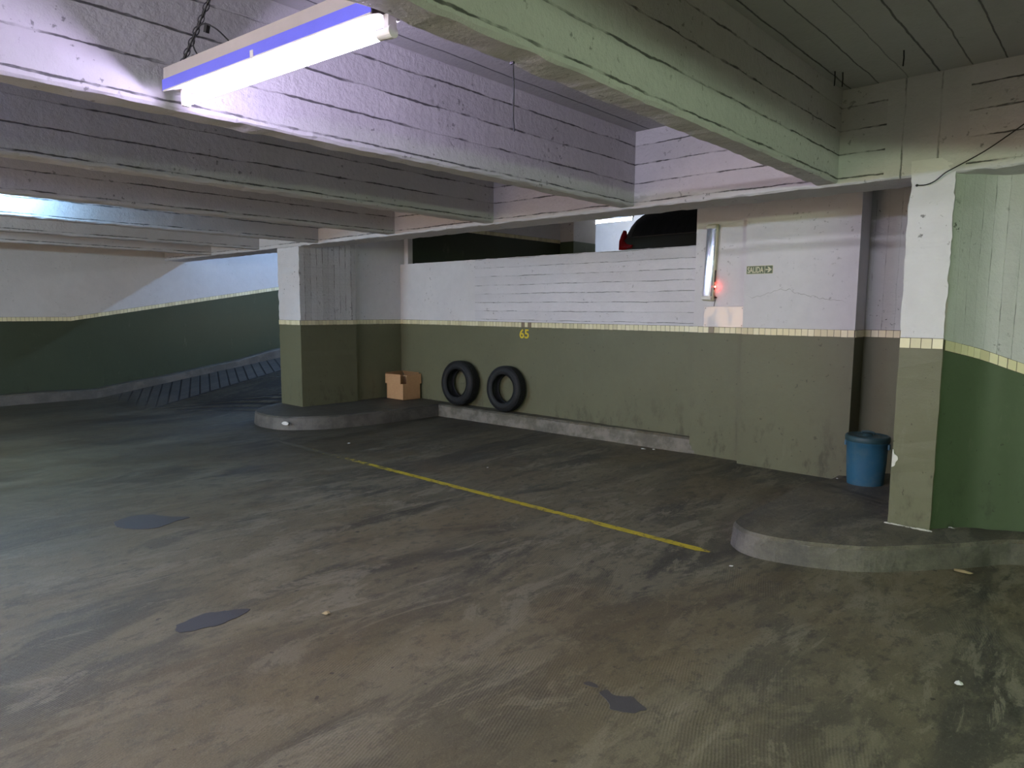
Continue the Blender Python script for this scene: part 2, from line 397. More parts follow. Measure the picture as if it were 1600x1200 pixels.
# kerb along the left wall
bm = bmesh.new(); n = 120; prev = None
for i in range(n+1):
    y = -5+18*i/n; s = rz(y); xx = -13.03+jit((y, 1, 0), .02, 2); zt = s+.17+jit((y, 3, 1), .02, 1.5)
    if 4.0 < y < 7: zt -= .05*math.sin((y-4)/3*math.pi)
    r = [bm.verts.new(p) for p in ((-13.22, y, s-.3), (-13.22, y, zt), (xx-.02, y, zt), (xx, y, zt-.02), (xx+.01, y, s-.3))]
    if prev:
        for k in range(4): bm.faces.new((prev[k], prev[k+1], r[k+1], r[k]))
    prev = r
tag(link('kerb_left', bm, M['kerb'], smooth=False), 'low rough kerb at the foot of the left wall and ramp', kind='structure')

# back wall with parapet
BWY = 6.8
bm = bmesh.new()
X0, X1 = -8.66, -3.5
for (a, b, lo, hi, mi) in ((X0, X1, -.1, 1.38, 0), (X0, -6.97, 1.38, 2.25, 1), (-6.97, X1, 1.38, 2.25, 2)):
    bm.faces.new([bm.verts.new(p) for p in ((a,BWY,lo),(b,BWY,lo),(b,BWY,hi),(a,BWY,hi))]).material_index = mi
n = 110; pr = None
for i in range(n+1):
    x = X0+(X1-X0)*i/n; z = 2.25+jit((x, 0, 0), .008, 9)
    r = [bm.verts.new(p) for p in ((x,BWY,2.24),(x,BWY+.004,z),(x,BWY+.15,z),(x,BWY+.15,1.3))]
    if pr:
        for k in range(3): bm.faces.new((pr[k], pr[k+1], r[k+1], r[k])).material_index = 1
    pr = r
bmesh.ops.remove_doubles(bm, verts=bm.verts, dist=.0005)
tag(link('wall_back', bm, [M['green'], M['plaster'], M['board_wall']]), 'low back wall with white boarded parapet and green lower half', kind='structure')
tile_line('trim_2', [(X0+.005, BWY), (X1, BWY)], flat, stained=(44, 46), label='cream tile line along the back wall')
# kerb under the tyres
bm = bmesh.new(); n = 90; pr = None
for i in range(n+1):
    x = -7.47+(4.0)*i/n; y = 6.53+.19*i/n+jit((x, 2, 0), .012, 5)
    zt = .172+jit((x, 9, 0), .008, 4)
    r = [bm.verts.new(p) for p in ((x,y-.012,-.02),(x,y+jit((x,5,1),.01,14),zt*.6),(x,y,zt-.022+jit((x,1,5),.01,20)),(x,y+.022,zt),(x,BWY+.01,zt))]
    if pr:
        for k in range(4): bm.faces.new((pr[k], pr[k+1], r[k+1], r[k]))
    pr = r
tag(link('kerb_back', bm, M['kerb_pale']), 'pale chipped wheel-stop kerb below the two tyres', kind='structure')

# side wall beyond left pillar
bm = bmesh.new(); SX = -8.66
bm2 = [(5.85, 6.9, -.1, 1.38, 0), (5.85, 6.9, 1.38, 4.55, 1), (6.9, 10.9, 1.3, 2.9, 2), (6.9, 10.9, 2.9, 4.55, 1)]
for y0, y1, z0, z1, mi in bm2:
    for x in (SX, SX-.14):
        bm.faces.new([bm.verts.new(p) for p in ((x,y0,z0),(x,y1,z0),(x,y1,z1),(x,y0,z1))]).material_index = mi
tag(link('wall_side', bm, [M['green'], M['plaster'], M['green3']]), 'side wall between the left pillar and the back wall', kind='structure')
tile_line('trim_3', [(SX, 5.9), (SX, BWY)][::1][::-1] and [(SX, 5.9), (SX, BWY-.002)], flat, label='cream tile line on the shaded side wall')
tile_line('trim_4', [(SX, 6.98), (SX, 10.85)], lambda p: 2.93, label='tile line on the side wall of the upper level')
bm = bmesh.new(); box(bm, SX+.02, SX+.12, 6.86, 6.96, 2.2, 4.5); bevel(bm, .006, 1)
tag(link('trim_5', bm, M['plaster']), 'rough white post on the parapet end', kind='structure')

# left pillar
def pillar(name, x0, x1, y0, y1, zb, label, ztop=2.5):
    bm = bmesh.new(); nz = 46
    def ring(z):
        a = .010 if z > 1.4 else .004
        pts = []
        for (x, y) in ((x0, y0), (x1, y0), (x1, y1), (x0, y1)):
            pts.append(bm.verts.new((x+jit((x, z, y), a, 10)+a*.5*noise.noise(Vector((x, y, z*30))), y+jit((y, x, z), a, 10), z)))
        return pts
    zs = [zb+(1.38-zb)*i/20 for i in range(21)]+[1.38+(ztop-1.38)*(i+1)/(nz) for i in range(nz)]
    pr = ring(zs[0])
    for z in zs[1:]:
        r = ring(z)
        for k in range(4):
            f = bm.faces.new((pr[k], pr[(k+1) % 4], r[(k+1) % 4], r[k])); zz = z-.001
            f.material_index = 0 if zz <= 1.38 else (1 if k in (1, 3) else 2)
        pr = r
    bm.faces.new(pr)
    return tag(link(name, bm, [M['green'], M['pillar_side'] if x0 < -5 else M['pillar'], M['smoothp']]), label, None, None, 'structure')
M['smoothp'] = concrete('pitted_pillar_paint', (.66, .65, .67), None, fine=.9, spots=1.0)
pillar('pillar', -9.18, -8.6, 5.0, 5.92, -.05, 'left pillar on a rounded island, white above green')
tile_line('trim_6', [(-9.18, 5.0), (-8.6, 5.0), (-8.6, 5.92)], flat, missing=(99,), label='cream tile line around the left pillar')
# right pillar
pillar('pillar', -1.14, -.895, 4.97, 5.38, .1, 'right pillar standing on the near island, white above green')
tile_line('trim_7', [(-1.14, 4.97), (-.895, 4.97)], flat, label='cream tile line across the right pillar')
# curved wall right of it
RW = [(-.897, 5.0), (-.74, 5.22), (-.60, 5.30), (-.44, 5.365), (-.1, 5.46), (.4, 5.54), (1.2, 5.6), (7, 5.7)]
def zr(p):
    pts = [(-.92, 1.38), (-.74, 1.315), (-.52, 1.225), (-.3, 1.15), (.3, .95), (2, .6), (8, .4)]
    for (a, za), (b, zb_) in zip(pts[:-1], pts[1:]):
        if p[0] <= b: return za+(zb_-za)*(p[0]-a)/(b-a)
    return .4
def resample(P, n=8):
    out = []
    for i in range(len(P)-1):
        p0 = Vector(P[max(i-1, 0)]); p1 = Vector(P[i]); p2 = Vector(P[i+1]); p3 = Vector(P[min(i+2, len(P)-1)])
        k_ = n if (p2-p1).length < 1 else n*2
        for k in range(k_):
            t = k/k_; out.append(.5*((2*p1)+(p2-p0)*t+(2*p0-5*p1+4*p2-p3)*t*t+(3*p1-p0-3*p2+p3)*t**3))
    return out+[Vector(P[-1])]
RWs = resample(RW, 8)
bm = bmesh.new()
for a, b in zip(RWs[:-1], RWs[1:]):
    for lo, hi, mi in ((lambda p: -.1, zr, 0), (zr, lambda p: 3.1, 1)):
        bm.faces.new([bm.verts.new(p) for p in ((*a, lo(a)), (*b, lo(b)), (*b, hi(b)), (*a, hi(a)))]).material_index = mi
bmesh.ops.remove_doubles(bm, verts=bm.verts, dist=.001)
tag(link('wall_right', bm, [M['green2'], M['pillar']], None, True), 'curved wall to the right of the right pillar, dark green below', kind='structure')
tile_line('trim_8', [tuple(p) for p in resample(RW[:6], 3)], zr, label='cream tile line sloping down on the curved right wall')

# pier, second wall section, recess
def two_tone(name, path, z1, label, mats, zb=-.1):
    bm = bmesh.new()
    for a, b in zip(path[:-1], path[1:]):
        wall_quad(bm, a, b, zb, 1.38, 0); wall_quad(bm, a, b, 1.38, z1, 1)
    bmesh.ops.remove_doubles(bm, verts=bm.verts, dist=.0005)
    return tag(link(name, bm, mats), label, None, None, 'structure')
P1 = [(-3.53, 7.2), (-3.53, 6.72), (-2.93, 6.72), (-2.93, 6.60), (-1.88, 6.60), (-1.88, 6.88), (-1.57, 6.88), (-1.57, 6.84), (-.9, 6.84), (-.9, 5.3)]
two_tone('wall_pier', P1[:3], 4.55, 'narrow wall pier carrying the emergency lamp', [M['green'], M['plaster']])
two_tone('wall_exit', P1[2:6], 4.55, 'smooth wall section carrying the exit sign', [M['green'], M['plaster']])
two_tone('wall_recess', P1[5:], 4.55, 'recessed wall behind the right pillar', [M['green'], M['pillar']])
tile_line('trim_9', [(-3.53, 6.72), (-2.93, 6.72)], flat, stained=(3,), label='cream tile line across the narrow pier')
tile_line('trim_10', [(-2.93, 6.60), (-1.88, 6.60)], flat, label='cream tile line under the exit sign')
tile_line('trim_11', [(-1.88, 6.60), (-1.88, 6.88), (-1.57, 6.88), (-1.57, 6.84), (-.95, 6.84)], flat, label='cream tile line in the recess')

# outer shell
bm = bmesh.new()
for a, b in (((-13.2, -5), (-9.0, -5)), ((-4.0, -5), (7, -5)), ((7, -5), (7, 5.8))):
    wall_quad(bm, a, b, -.1, 1.38, 0); wall_quad(bm, a, b, 1.38, 3.1, 1)
wall_quad(bm, (-9, -5), (-4, -5), 2.25, 3.1, 1)  # gap below is an added unseen entrance that lets fill light in
tag(link('wall_front', bm, [M['green'], M['plaster']]), 'walls behind the viewer', kind='structure')
bm = bmesh.new()
wall_quad(bm, (-13.2, 15), (7, 15), 1.3, 4.6, 0); wall_quad(bm, (7, 17), (7, 5.2), 1.3, 4.6, 0)
tag(link('wall_far', bm, [M['plaster']]), 'white far wall of the upper level', kind='structure')

# upper level column
bm = bmesh.new()
for z0, z1, mi in ((1.45, 2.9, 0), (2.9, 4.55, 1)): box(bm, -8.74, -8.32, 10.82, 11.55, z0, z1, mi)
tag(link('pillar_upper', bm, [M['green2'], M['smoothp']]), 'pillar of the upper level seen over the parapet', kind='structure')

# ---------------------------------------------------------------- islands
def island(name, outline, z, mat, label, zfun=None, inset=.02):
    bm = bmesh.new(); P = [Vector(p) for p in outline]; n = len(P); rings = []
    ctr = sum(P, Vector((0, 0)))/n
    for lvl, (ins, zz) in enumerate(((-.012, -.03), (0, z*.55), (.004, z-.02), (inset, z))):
        ring = []
        for i, p in enumerate(P):
            d = (P[(i+1) % n]-P[i-1]).normalized(); nr = Vector((-d.y, d.x))
            q = p+nr*(ins+jit((p.x, p.y, lvl), .007, 9)); k = (zfun(p)/z if zfun else 1)
            ring.append(bm.verts.new((q.x, q.y, zz*k if zz > 0 else zz)))
        rings.append(ring)
    for A, B in zip(rings[:-1], rings[1:]):
        for i in range(n): bm.faces.new((A[i], A[(i+1) % n], B[(i+1) % n], B[i]))
    f = bm.faces.new(rings[-1])
    bmesh.ops.triangulate(bm, faces=[f])
    return tag(link(name, bm, mat), label, None, None, 'structure')
oL = resample([(-8.5, 6.9), (-7.48, 6.9), (-7.46, 6.5)], 2)[:-1]+resample([(-7.46, 6.5), (-7.47, 5.9), (-7.52, 5.3), (-7.66, 4.76), (-7.93, 4.40), (-8.24, 4.29), (-8.6, 4.31), (-8.88, 4.45), (-9.1, 4.72), (-9.3, 5.2), (-9.4, 6.0)], 6)
oL = list(reversed(oL))
oL = [p for p in oL]
def ccw(P):
    a = sum(P[i].x*P[(i+1) % len(P)].y-P[(i+1) % len(P)].x*P[i].y for i in range(len(P)))
    return P if a > 0 else P[::-1]
oL2 = [Vector(p) for p in ((-9.4, 6.9), (-7.47, 6.9), (-7.46, 6.6))]+resample([(-7.46, 6.5), (-7.47, 5.9), (-7.52, 5.3), (-7.66, 4.76), (-7.93, 4.40), (-8.24, 4.29), (-8.6, 4.31), (-8.88, 4.45), (-9.1, 4.72), (-9.3, 5.2), (-9.4, 6.0)], 6)
island('kerb_island', ccw(oL2), .17, M['kerb'], 'rounded kerb island around the left pillar')
oR = [Vector(p) for p in ((-.5, 6.95), (-1.95, 6.95))]+resample([(-1.96, 6.5), (-1.94, 5.5), (-1.93, 4.8), (-1.93, 4.40), (-1.87, 4.22), (-1.69, 4.12), (-1.42, 4.17), (-1.14, 4.31), (-.97, 4.47), (-.69, 4.81), (-.41, 5.15), (.2, 5.36), (1.5, 5.46), (6.8, 5.55)], 6)+[Vector((6.8, 5.9))]
island('kerb_island', ccw(oR), .15, M['kerb'], 'near rounded kerb island under the right pillar', lambda p: .15 if p.y < 5.6 or p.x > -1.5 else max(.045, .15-.13*(p.y-5.6)))
# ================================================================ THINGS
# ---------------------------------------------------------------- fluorescent lamps
def batten(name, a, b, cols, strength, label, group=None, z_h=.045, detail=False):
    """tube lamp: housing above, tube under it; a,b are the tube ends"""
    a, b = Vector(a), Vector(b); mid = (a+b)/2; d = (b-a); L = d.length; rz_ = math.atan2(d.y, d.x)
    r = empty(name, mid, label, 'lamp', group, rz_)
    h = L/2
    bm = bmesh.new(); box(bm, -h-.03, h+.03, -.035, .035, z_h, z_h+.055); bevel(bm, .006, 2)
    link('housing', bm, M['lampwhite'], r)
    for s in (-1, 1):
        bm = bmesh.new(); box(bm, s*(h+.012)-.012, s*(h+.012)+.012, -.016, .016, -.018, z_h+.002); bevel(bm, .004, 2)
        link('tube_holder', bm, M['lampwhite'], r)
    bm = bmesh.new(); tube(bm, [(-h, 0, 0), (h, 0, 0)], .014, 16)
    link('tube', bm, emit(name+'_glow', cols, strength), r, True)
    return r
M['lampwhite'] = plain('lamp_white_enamel', (.72, .70, .66), .35, 0, .05)
M['lampbeige'] = plain('dusty_beige_enamel', (.42, .38, .35), .5, 0, .08)
M['blueglare'] = plain('blue_glare_band', (.16, .17, .80), .35, 0, .06)  # violet-blue camera glare painted as a band on the housing

# the near lamp (reflector housing, tube, holders, chain, wire)
A_, B_ = Vector((-3.045, 1.27, 2.42)), Vector((-1.83, 1.395, 2.42))
mid = (A_+B_)/2; dv = B_-A_; L = dv.length; rz_ = math.atan2(dv.y, dv.x); h = L/2
lamp = empty('fluorescent_lamp', mid, 'large lit tube lamp hanging from a chain under the near beams, blue glare painted on it', 'lamp', None, rz_)
def trough(bm, prof, x0, x1, n=24, th=.0):
    pr = None
    for i in range(n+1):
        x = x0+(x1-x0)*i/n; r = [bm.verts.new((x, y, z)) for y, z in prof]
        if pr:
            for k in range(len(prof)-1): bm.faces.new((pr[k], pr[k+1], r[k+1], r[k]))
        pr = r
def plate(bm, prof, x0, x1, t):
    """closed thin sheet following prof in the y-z plane"""
    P = [Vector(p) for p in prof]; out = []
    for i, p in enumerate(P):
        d = (P[min(i+1, len(P)-1)]-P[max(i-1, 0)]).normalized(); out.append(p+Vector((d.y, -d.x))*t)
    loop = P+out[::-1]
    ra = [bm.verts.new((x0, p.x, p.y)) for p in loop]; rb = [bm.verts.new((x1, p.x, p.y)) for p in loop]
    n = len(loop)
    for i in range(n): bm.faces.new((ra[i], ra[(i+1) % n], rb[(i+1) % n], rb[i]))
    bm.faces.new(ra[::-1]); bm.faces.new(rb)
bm = bmesh.new()
plate(bm, [(-.062, .045), (-.058, .135), (.045, .135), (.062, .062)], -h-.075, h-.0, .0015)
link('housing', bm, M['lampbeige'], lamp)
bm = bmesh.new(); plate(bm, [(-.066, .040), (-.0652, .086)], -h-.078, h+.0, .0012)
o = link('glare_band', bm, M['blueglare'], lamp); o['label'] = 'violet blue glare painted on the housing side'
bm = bmesh.new(); plate(bm, [(-.060, .040), (-.030, .052), (.030, .052), (.060, .057)], -h-.06, h-.002, .0015)
link('reflector', bm, M['lampwhite'], lamp)
bm = bmesh.new(); tube(bm, [(-h-.07, -.064, .040), (h, -.064, .040)], .0035, 8)
link('lower_lip', bm, M['lampwhite'], lamp)
bm = bmesh.new(); box(bm, -.04, -.02, -.068, -.064, .036, .066); box(bm, -.035, -.025, -.068, -.03, .034, .038); bevel(bm, .001, 1)
link('clip', bm, M['lampwhite'], lamp)
for s in (-1, 1):
    bm = bmesh.new()
    if s > 0:
        tube(bm, [(h-.035, 0, 0), (h+.004, 0, 0)], .0165, 20); tube(bm, [(h+.004, 0, 0), (h+.03, 0, 0)], .0205, 20)
        box(bm, h+.004, h+.026, -.018, .018, .0, .05)
    else:
        box(bm, -h-.022, -h-.004, -.016, .016, -.018, .056)
    link('tube_holder', bm, M['lampwhite'], lamp)
bm = bmesh.new(); tube(bm, [(-h, 0, 0), (-h+.02, 0, 0), (h-.03, 0, 0)], [.012, .0155, .0155], 20)
link('tube', bm, emit('near_tube_glow', *LIGHT['main']), lamp, True)
Ri = Matrix.Rotation(-rz_, 4, 'Z')
def loc_l(p): return Ri @ (Vector(p)-mid)
# chain: interlocked oval links in one mesh
bm = bmesh.new(); p0 = Vector((-3.005, 1.235, 2.55)); p1 = Vector((-2.50, 1.285, 3.025)); nL = 24; d = (p1-p0)
sag = lambda t: Vector((-.03, 0, -.05))*math.sin(t*math.pi)*.6
for i in range(nL):
    c = p0+d*((i+.5)/nL)+sag((i+.5)/nL); dd = d.normalized(); s1 = dd.cross(Vector((0, 1, 0) if i % 2 else (0, .2, 1))).normalized()
    hl = d.length/nL*.68; ws = .0105
    pts = [loc_l(c+dd*(hl*math.cos(t))+s1*(ws*math.sin(t))) for t in [2*math.pi*k/12 for k in range(12)]]
    tube(bm, pts, .0022, 5, closed=True)
link('chain', bm, M['steel'], lamp)
bm = bmesh.new()
tube(bm, [loc_l(p0+d*t+sag(t)+Vector((.012, -.004, 0))) for t in [k/10 for k in range(11)]], .0035, 6)
loop = [(-2.86, 1.25, 2.545), (-2.905, 1.245, 2.60), (-2.89, 1.245, 2.645), (-2.84, 1.245, 2.665), (-2.78, 1.245, 2.655), (-2.70, 1.25, 2.615), (-2.63, 1.26, 2.56)]
tube(bm, [loc_l(p) for p in resample([Vector(p) for p in loop], 4)], .003, 6)
box(bm, 0, .02, 0, .014, 0, .035, 0, Matrix.Translation(loc_l((-2.80, 1.24, 2.63))) @ Matrix.Rotation(.4, 4, 'Y'))
o = link('supply_wire', bm, M['black'], lamp); o['label'] = 'thin black wire looping over the housing'

# other lamps that light the bays, the added fill tubes last
batten('fluorescent_lamp', (-9.08, 12.6, 3.485), (-8.13, 12.6, 3.485), *LIGHT['far'], 'small lit tube lamp far behind the parapet, left of the dark car')
batten('fluorescent_lamp', (-7.70, .6, 2.80), (-7.70, 1.8, 2.80), *LIGHT['blue'], 'cool tube lamp hidden between the beams at the left')
batten('fluorescent_lamp', (-11.6, 8.2, 4.25), (-10.4, 8.2, 4.25), *LIGHT['ramp'], 'cool tube lamp over the ramp, hidden behind the girder')
batten('fluorescent_lamp', (1.25, .1, 2.14), (2.7, .1, 2.14), *LIGHT['green'], 'greenish tube lamp in the bay to the right, out of frame')
for k, (x, y, g) in enumerate(((.0, -1.7, 1.0), (-4.4, -2.3, 1.0), (-8.8, -2.3, .8))):  # unseen fill tubes added to brighten the walls
    batten('fluorescent_lamp', (x-.6, y, 2.36), (x+.6, y, 2.36), *LIGHT['b%d' % k], ('added fill tube, unseen, straight behind the viewer', 'added fill tube, unseen, behind the viewer to the left', 'added fill tube, unseen, behind the viewer, nearest the left wall', 'added fill tube, unseen, behind the viewer to the right')[k])

batten('fluorescent_lamp', (-3.0, -2.8, 2.62), (-1.85, -2.8, 2.62), *LIGHT['bay'], 'added fill tube, unseen, behind the viewer between the beams of the violet bay')  # added to brighten the violet beam and the girder
# ---------------------------------------------------------------- emergency lamp on the pier
em = empty('emergency_light', (-3.355, 6.72, 1.655), 'slim upright emergency lamp with a red light on the narrow pier', 'lamp')
em.rotation_euler = (0, math.radians(2.0), 0)
M['cream'] = plain('cream_plastic', (.55, .52, .38), .4, 0, .05)
bm = bmesh.new(); box(bm, -.065, .060, -.045, 0, 0, .79); bevel(bm, .012, 3); link('body', bm, M['cream'], em)
t = NT('ribbed_clear_diffuser')
rb_ = t.math('SINE', t.math('MULTIPLY', t.x, 900.0))
M['diff'] = t.done((.50, .53, .58), .13, t.bump(t.math('ADD', t.math('MULTIPLY', rb_, .4), t.noise(60, 3, .6, t.vscale((1, 1, .1)))), .5, .004), .9, .75)
bm = bmesh.new(); n = 10; prof = [(-.060+.106*k/n, -.045-.030*math.sin(math.pi*k/n)**.6) for k in range(n+1)]
rr = [[bm.verts.new((x, y, z)) for x, y in prof] for z in (.045, .745)]
for k in range(n): bm.faces.new((rr[0][k], rr[0][k+1], rr[1][k+1], rr[1][k]))
bm.faces.new(rr[0][::-1]); bm.faces.new(rr[1]); bm.faces.new((rr[0][0], rr[1][0], rr[1][-1], rr[0][-1]))
link('diffuser', bm, M['diff'], em)
for z0, z1 in ((.012, .05), (.74, .778)):
    bm = bmesh.new(); box(bm, -.062, .048, -.078, -.04, z0, z1); bevel(bm, .008, 2); link('end_cap', bm, M['lampwhite'], em)
bm = bmesh.new(); box(bm, .055, .0625, -.040, -.022, .20, .32); link('switch_panel', bm, M['black'], em)
bm = bmesh.new(); box(bm, .055, .0625, -.040, -.022, .12, .17); link('charge_indicator', bm, M['black'], em)
bm = bmesh.new(); bmesh.ops.create_uvsphere(bm, u_segments=12, v_segments=8, radius=.0075)
o = link('indicator_light', bm, emit('red_indicator_glow', (1, .04, .03), LED), em, True, (.066, -.033, .150)); o['label'] = 'glowing red indicator'
bm = bmesh.new(); tube(bm, [(.058, -.012, .06), (.075, -.02, .045), (.072, -.01, .02), (.06, -.004, -.02), (.055, -.003, -.06)], .003, 6); box(bm, .062, .082, -.022, -.008, .03, .045)
link('cable', bm, M['black'], em)

# white plastic panel below
bx = empty('wall_panel', (-3.17, 6.72, 1.385), 'glossy white rectangular panel below the emergency lamp', 'panel')
t = NT('wavy_white_acrylic'); M['acr'] = t.done((.66, .63, .66), .10, t.bump(t.noise(5, 2, .5), .25, .03), .7)
bm = bmesh.new(); box(bm, -.22, .22, -.05, 0, .0, .215); bevel(bm, .004, 2); link('cover', bm, M['acr'], bx)
bm = bmesh.new()
for sx in (-1, 1):
    for z in (.02, .195): 
        tube(bm, [(sx*.2, -.053, z), (sx*.2, -.049, z)], .004, 10)
link('screws', bm, M['steel'], bx)

# ---------------------------------------------------------------- lettering
def text_mesh(name, s, size, mat, parent, loc, bold=0.0, fit=(1, 1), depth=.0008):
    cu = bpy.data.curves.new(name, 'FONT'); cu.body = s; cu.size = size; cu.extrude = depth; cu.offset = bold
    cu.align_x = 'CENTER'; cu.align_y = 'CENTER'
    tmp = bpy.data.objects.new('tmp', cu); C.objects.link(tmp)
    bpy.context.view_layer.update(); dg = bpy.context.evaluated_depsgraph_get()
    me = bpy.data.meshes.new_from_object(tmp.evaluated_get(dg)); bpy.data.objects.remove(tmp); bpy.data.curves.remove(cu)
    me.name = name; me.materials.clear(); me.materials.append(mat)
    xs = [v.co.x for v in me.vertices]; ys = [v.co.y for v in me.vertices]; cx, cy = (max(xs)+min(xs))/2, (max(ys)+min(ys))/2
    kx, ky = fit[0]/(max(xs)-min(xs)), fit[1]/(max(ys)-min(ys))
    for v in me.vertices: v.co = Vector(((v.co.x-cx)*kx, -v.co.z, (v.co.y-cy)*ky))
    o = bpy.data.objects.new(name, me); C.objects.link(o)
    if parent: o.parent = parent
    o.location = loc; return o
sg = empty('exit_sign', (-2.78, 6.60, 1.955), 'green exit sign reading SALIDA with an arrow on the white wall', 'sign')
M['signgreen'] = plain('sign_green', (.045, .085, .02), .35, 0, .05); M['signcream'] = plain('sign_cream', (.62, .60, .38), .4, 0, .04)
bm = bmesh.new(); box(bm, -.132, .132, -.003, 0, -.040, .040); link('border', bm, M['signcream'], sg)
bm = bmesh.new(); box(bm, -.128, .050, -.0045, -.002, -.0365, .0365); link('word_panel', bm, M['signgreen'], sg)
bm = bmesh.new(); box(bm, .056, .129, -.0045, -.002, -.0365, .0365); link('arrow_panel', bm, M['signgreen'], sg)
text_mesh('lettering', 'SALIDA', .084, M['signcream'], sg, (-.039, -.0055, 0), .0016, (.160, .058))
bm = bmesh.new()
def flatpoly(bm, pts, y0, y1):
    a = [bm.verts.new((x, y0, z)) for x, z in pts]; b = [bm.verts.new((x, y1, z)) for x, z in pts]
    bm.faces.new(a); bm.faces.new(b[::-1]); n = len(pts)
    for i in range(n): bm.faces.new((a[i], a[(i+1) % n], b[(i+1) % n], b[i]))
flatpoly(bm, [(.062, .0055), (.092, .0055), (.078, .026), (.093, .026), (.123, 0), (.093, -.026), (.078, -.026), (.092, -.0055), (.062, -.0055)], -.0062, -.004)
link('arrow', bm, M['signcream'], sg)
bm = bmesh.new(); pr = None
for i in range(70):
    x = -2.9+.95*i/69; z = 1.735-.17*max(0, (x+2.5))-.10*noise.noise(Vector((x*3, 0, 0)))+.02*noise.noise(Vector((x*22, 1, 0)))+.008*noise.noise(Vector((x*80, 1, 0)))
    w_ = .0022*(.5+abs(noise.noise(Vector((x*15, 5, 0))))*1.2)*min(1, i/5, (69-i)/8+.05)
    r = [bm.verts.new((x, 6.5985, z-w_)), bm.verts.new((x, 6.5985, z+w_))]
    if pr: bm.faces.new((pr[0], r[0], r[1], pr[1]))
    pr = r
M['crack'] = plain('hairline_crack', (.30, .29, .28), .9)
tag(link('plaster_crack', bm, M['crack']), 'hairline crack in the white plaster below the exit sign', kind='structure')
M['yellow'] = plain('yellow_wall_paint', (.72, .56, .03), .6)
n65 = text_mesh('bay_number', '65', .165, M['yellow'], None, (-6.03, BWY-.002, 1.235), .004, (.165, .125))
tag(n65, 'yellow bay number 65 painted on the green back wall', 'number')

# ---------------------------------------------------------------- tyres
t = NT('tyre_rubber'); M['rubber'] = t.done(t.mul((.011, .012, .014), t.math('MULTIPLY_ADD', t.noise(9, 4, .6), .6, .7)), .62, t.bump(t.noise(120, 3, .6), .3, .001), .4)
def tyre(R, r, W):
    """axis along local Y, standing on z=0"""
    bm = bmesh.new()
    hw = W/2
    prof = [(r, -hw*.78), (r+.012, -hw*.86), (r+.03, -hw*.95), ((R+r)/2, -hw*1.04), (R-.045, -hw*.98), (R-.022, -hw*.9), (R-.008, -hw*.76)]
    g = hw*.72; xs = [-.62, -.56, -.22, -.16, .16, .22, .56, .62]
    for i, k in enumerate(xs): prof.append((R-(.008 if i in (1, 2, 5, 6, ) and False else 0), k*hw))
    prof += [(R-.008, hw*.76), (R-.022, hw*.9), (R-.045, hw*.98), ((R+r)/2, hw*1.04), (R-.0, 0)][:4]
    prof += [(r+.03, hw*.95), (r+.012, hw*.86), (r, hw*.78), (r+.010, hw*.70), (r+.022, hw*.66), (R-.045, hw*.70), (R-.028, hw*.5), (R-.022, 0), (R-.028, -hw*.5), (R-.045, -hw*.70), (r+.022, -hw*.66), (r+.010, -hw*.70)]
    lathe(bm, prof, 72, True)
    for v in bm.verts: v.co = Vector((v.co.x, v.co.z, v.co.y+R))
    return bm
def tread(R, W):
    bm = bmesh.new(); hw = W/2; N = 60
    rows = ((-.66, -.36), (-.30, -.04), (.04, .30), (.36, .66))
    for ri, (a, b) in enumerate(rows):
        for k in range(N):
            t0 = 2*math.pi*(k+.08+(.5 if ri % 2 else 0))/N; t1 = t0+2*math.pi*.82/N; sk = .25*2*math.pi/N*(1 if ri < 2 else -1)
            q = []
            for rad in (R-.004, R+.006-(.003 if ri in (0, 3) else 0)):
                for (y, s) in ((a, 0), (b, sk)):
                    for tt in (t0, t1): q.append(bm.verts.new((rad*math.cos(tt+s), y*hw, rad*math.sin(tt+s)+R)))
            for f in ((0,1,3,2),(4,6,7,5),(0,4,5,1),(2,3,7,6),(0,2,6,4),(1,5,7,3)): bm.faces.new([q[i] for i in f])
    return bm
def make_tyre(loc, R, r, W, tilt, yaw, label):
    o = empty('tyre', loc, label, 'tyre', 'used tyres leaning on the back wall')
    o.rotation_euler = (-tilt, 0, yaw)
    link('carcass', tyre(R, r, W), M['rubber'], o, True); link('tread', tread(R, W), M['rubber'], o)
    bm = bmesh.new()
    for rad in (r+.018, R-.05):
        pts = [(rad*math.cos(t), -W/2*(1.0 if rad > r+.03 else .93), rad*math.sin(t)+R) for t in [2*math.pi*k/60 for k in range(60)]]
        tube(bm, pts, .003, 5, closed=True)
    link('sidewall_rib', bm, M['rubber'], o)
    return o
make_tyre((-7.16, 6.668, .182), .316, .195, .20, .055, math.radians(2), 'left of the two black tyres, nearer the cardboard box')
make_tyre((-6.27, 6.688, .182), .305, .19, .175, .055, math.radians(1), 'right of the two black tyres, farther from the cardboard box')

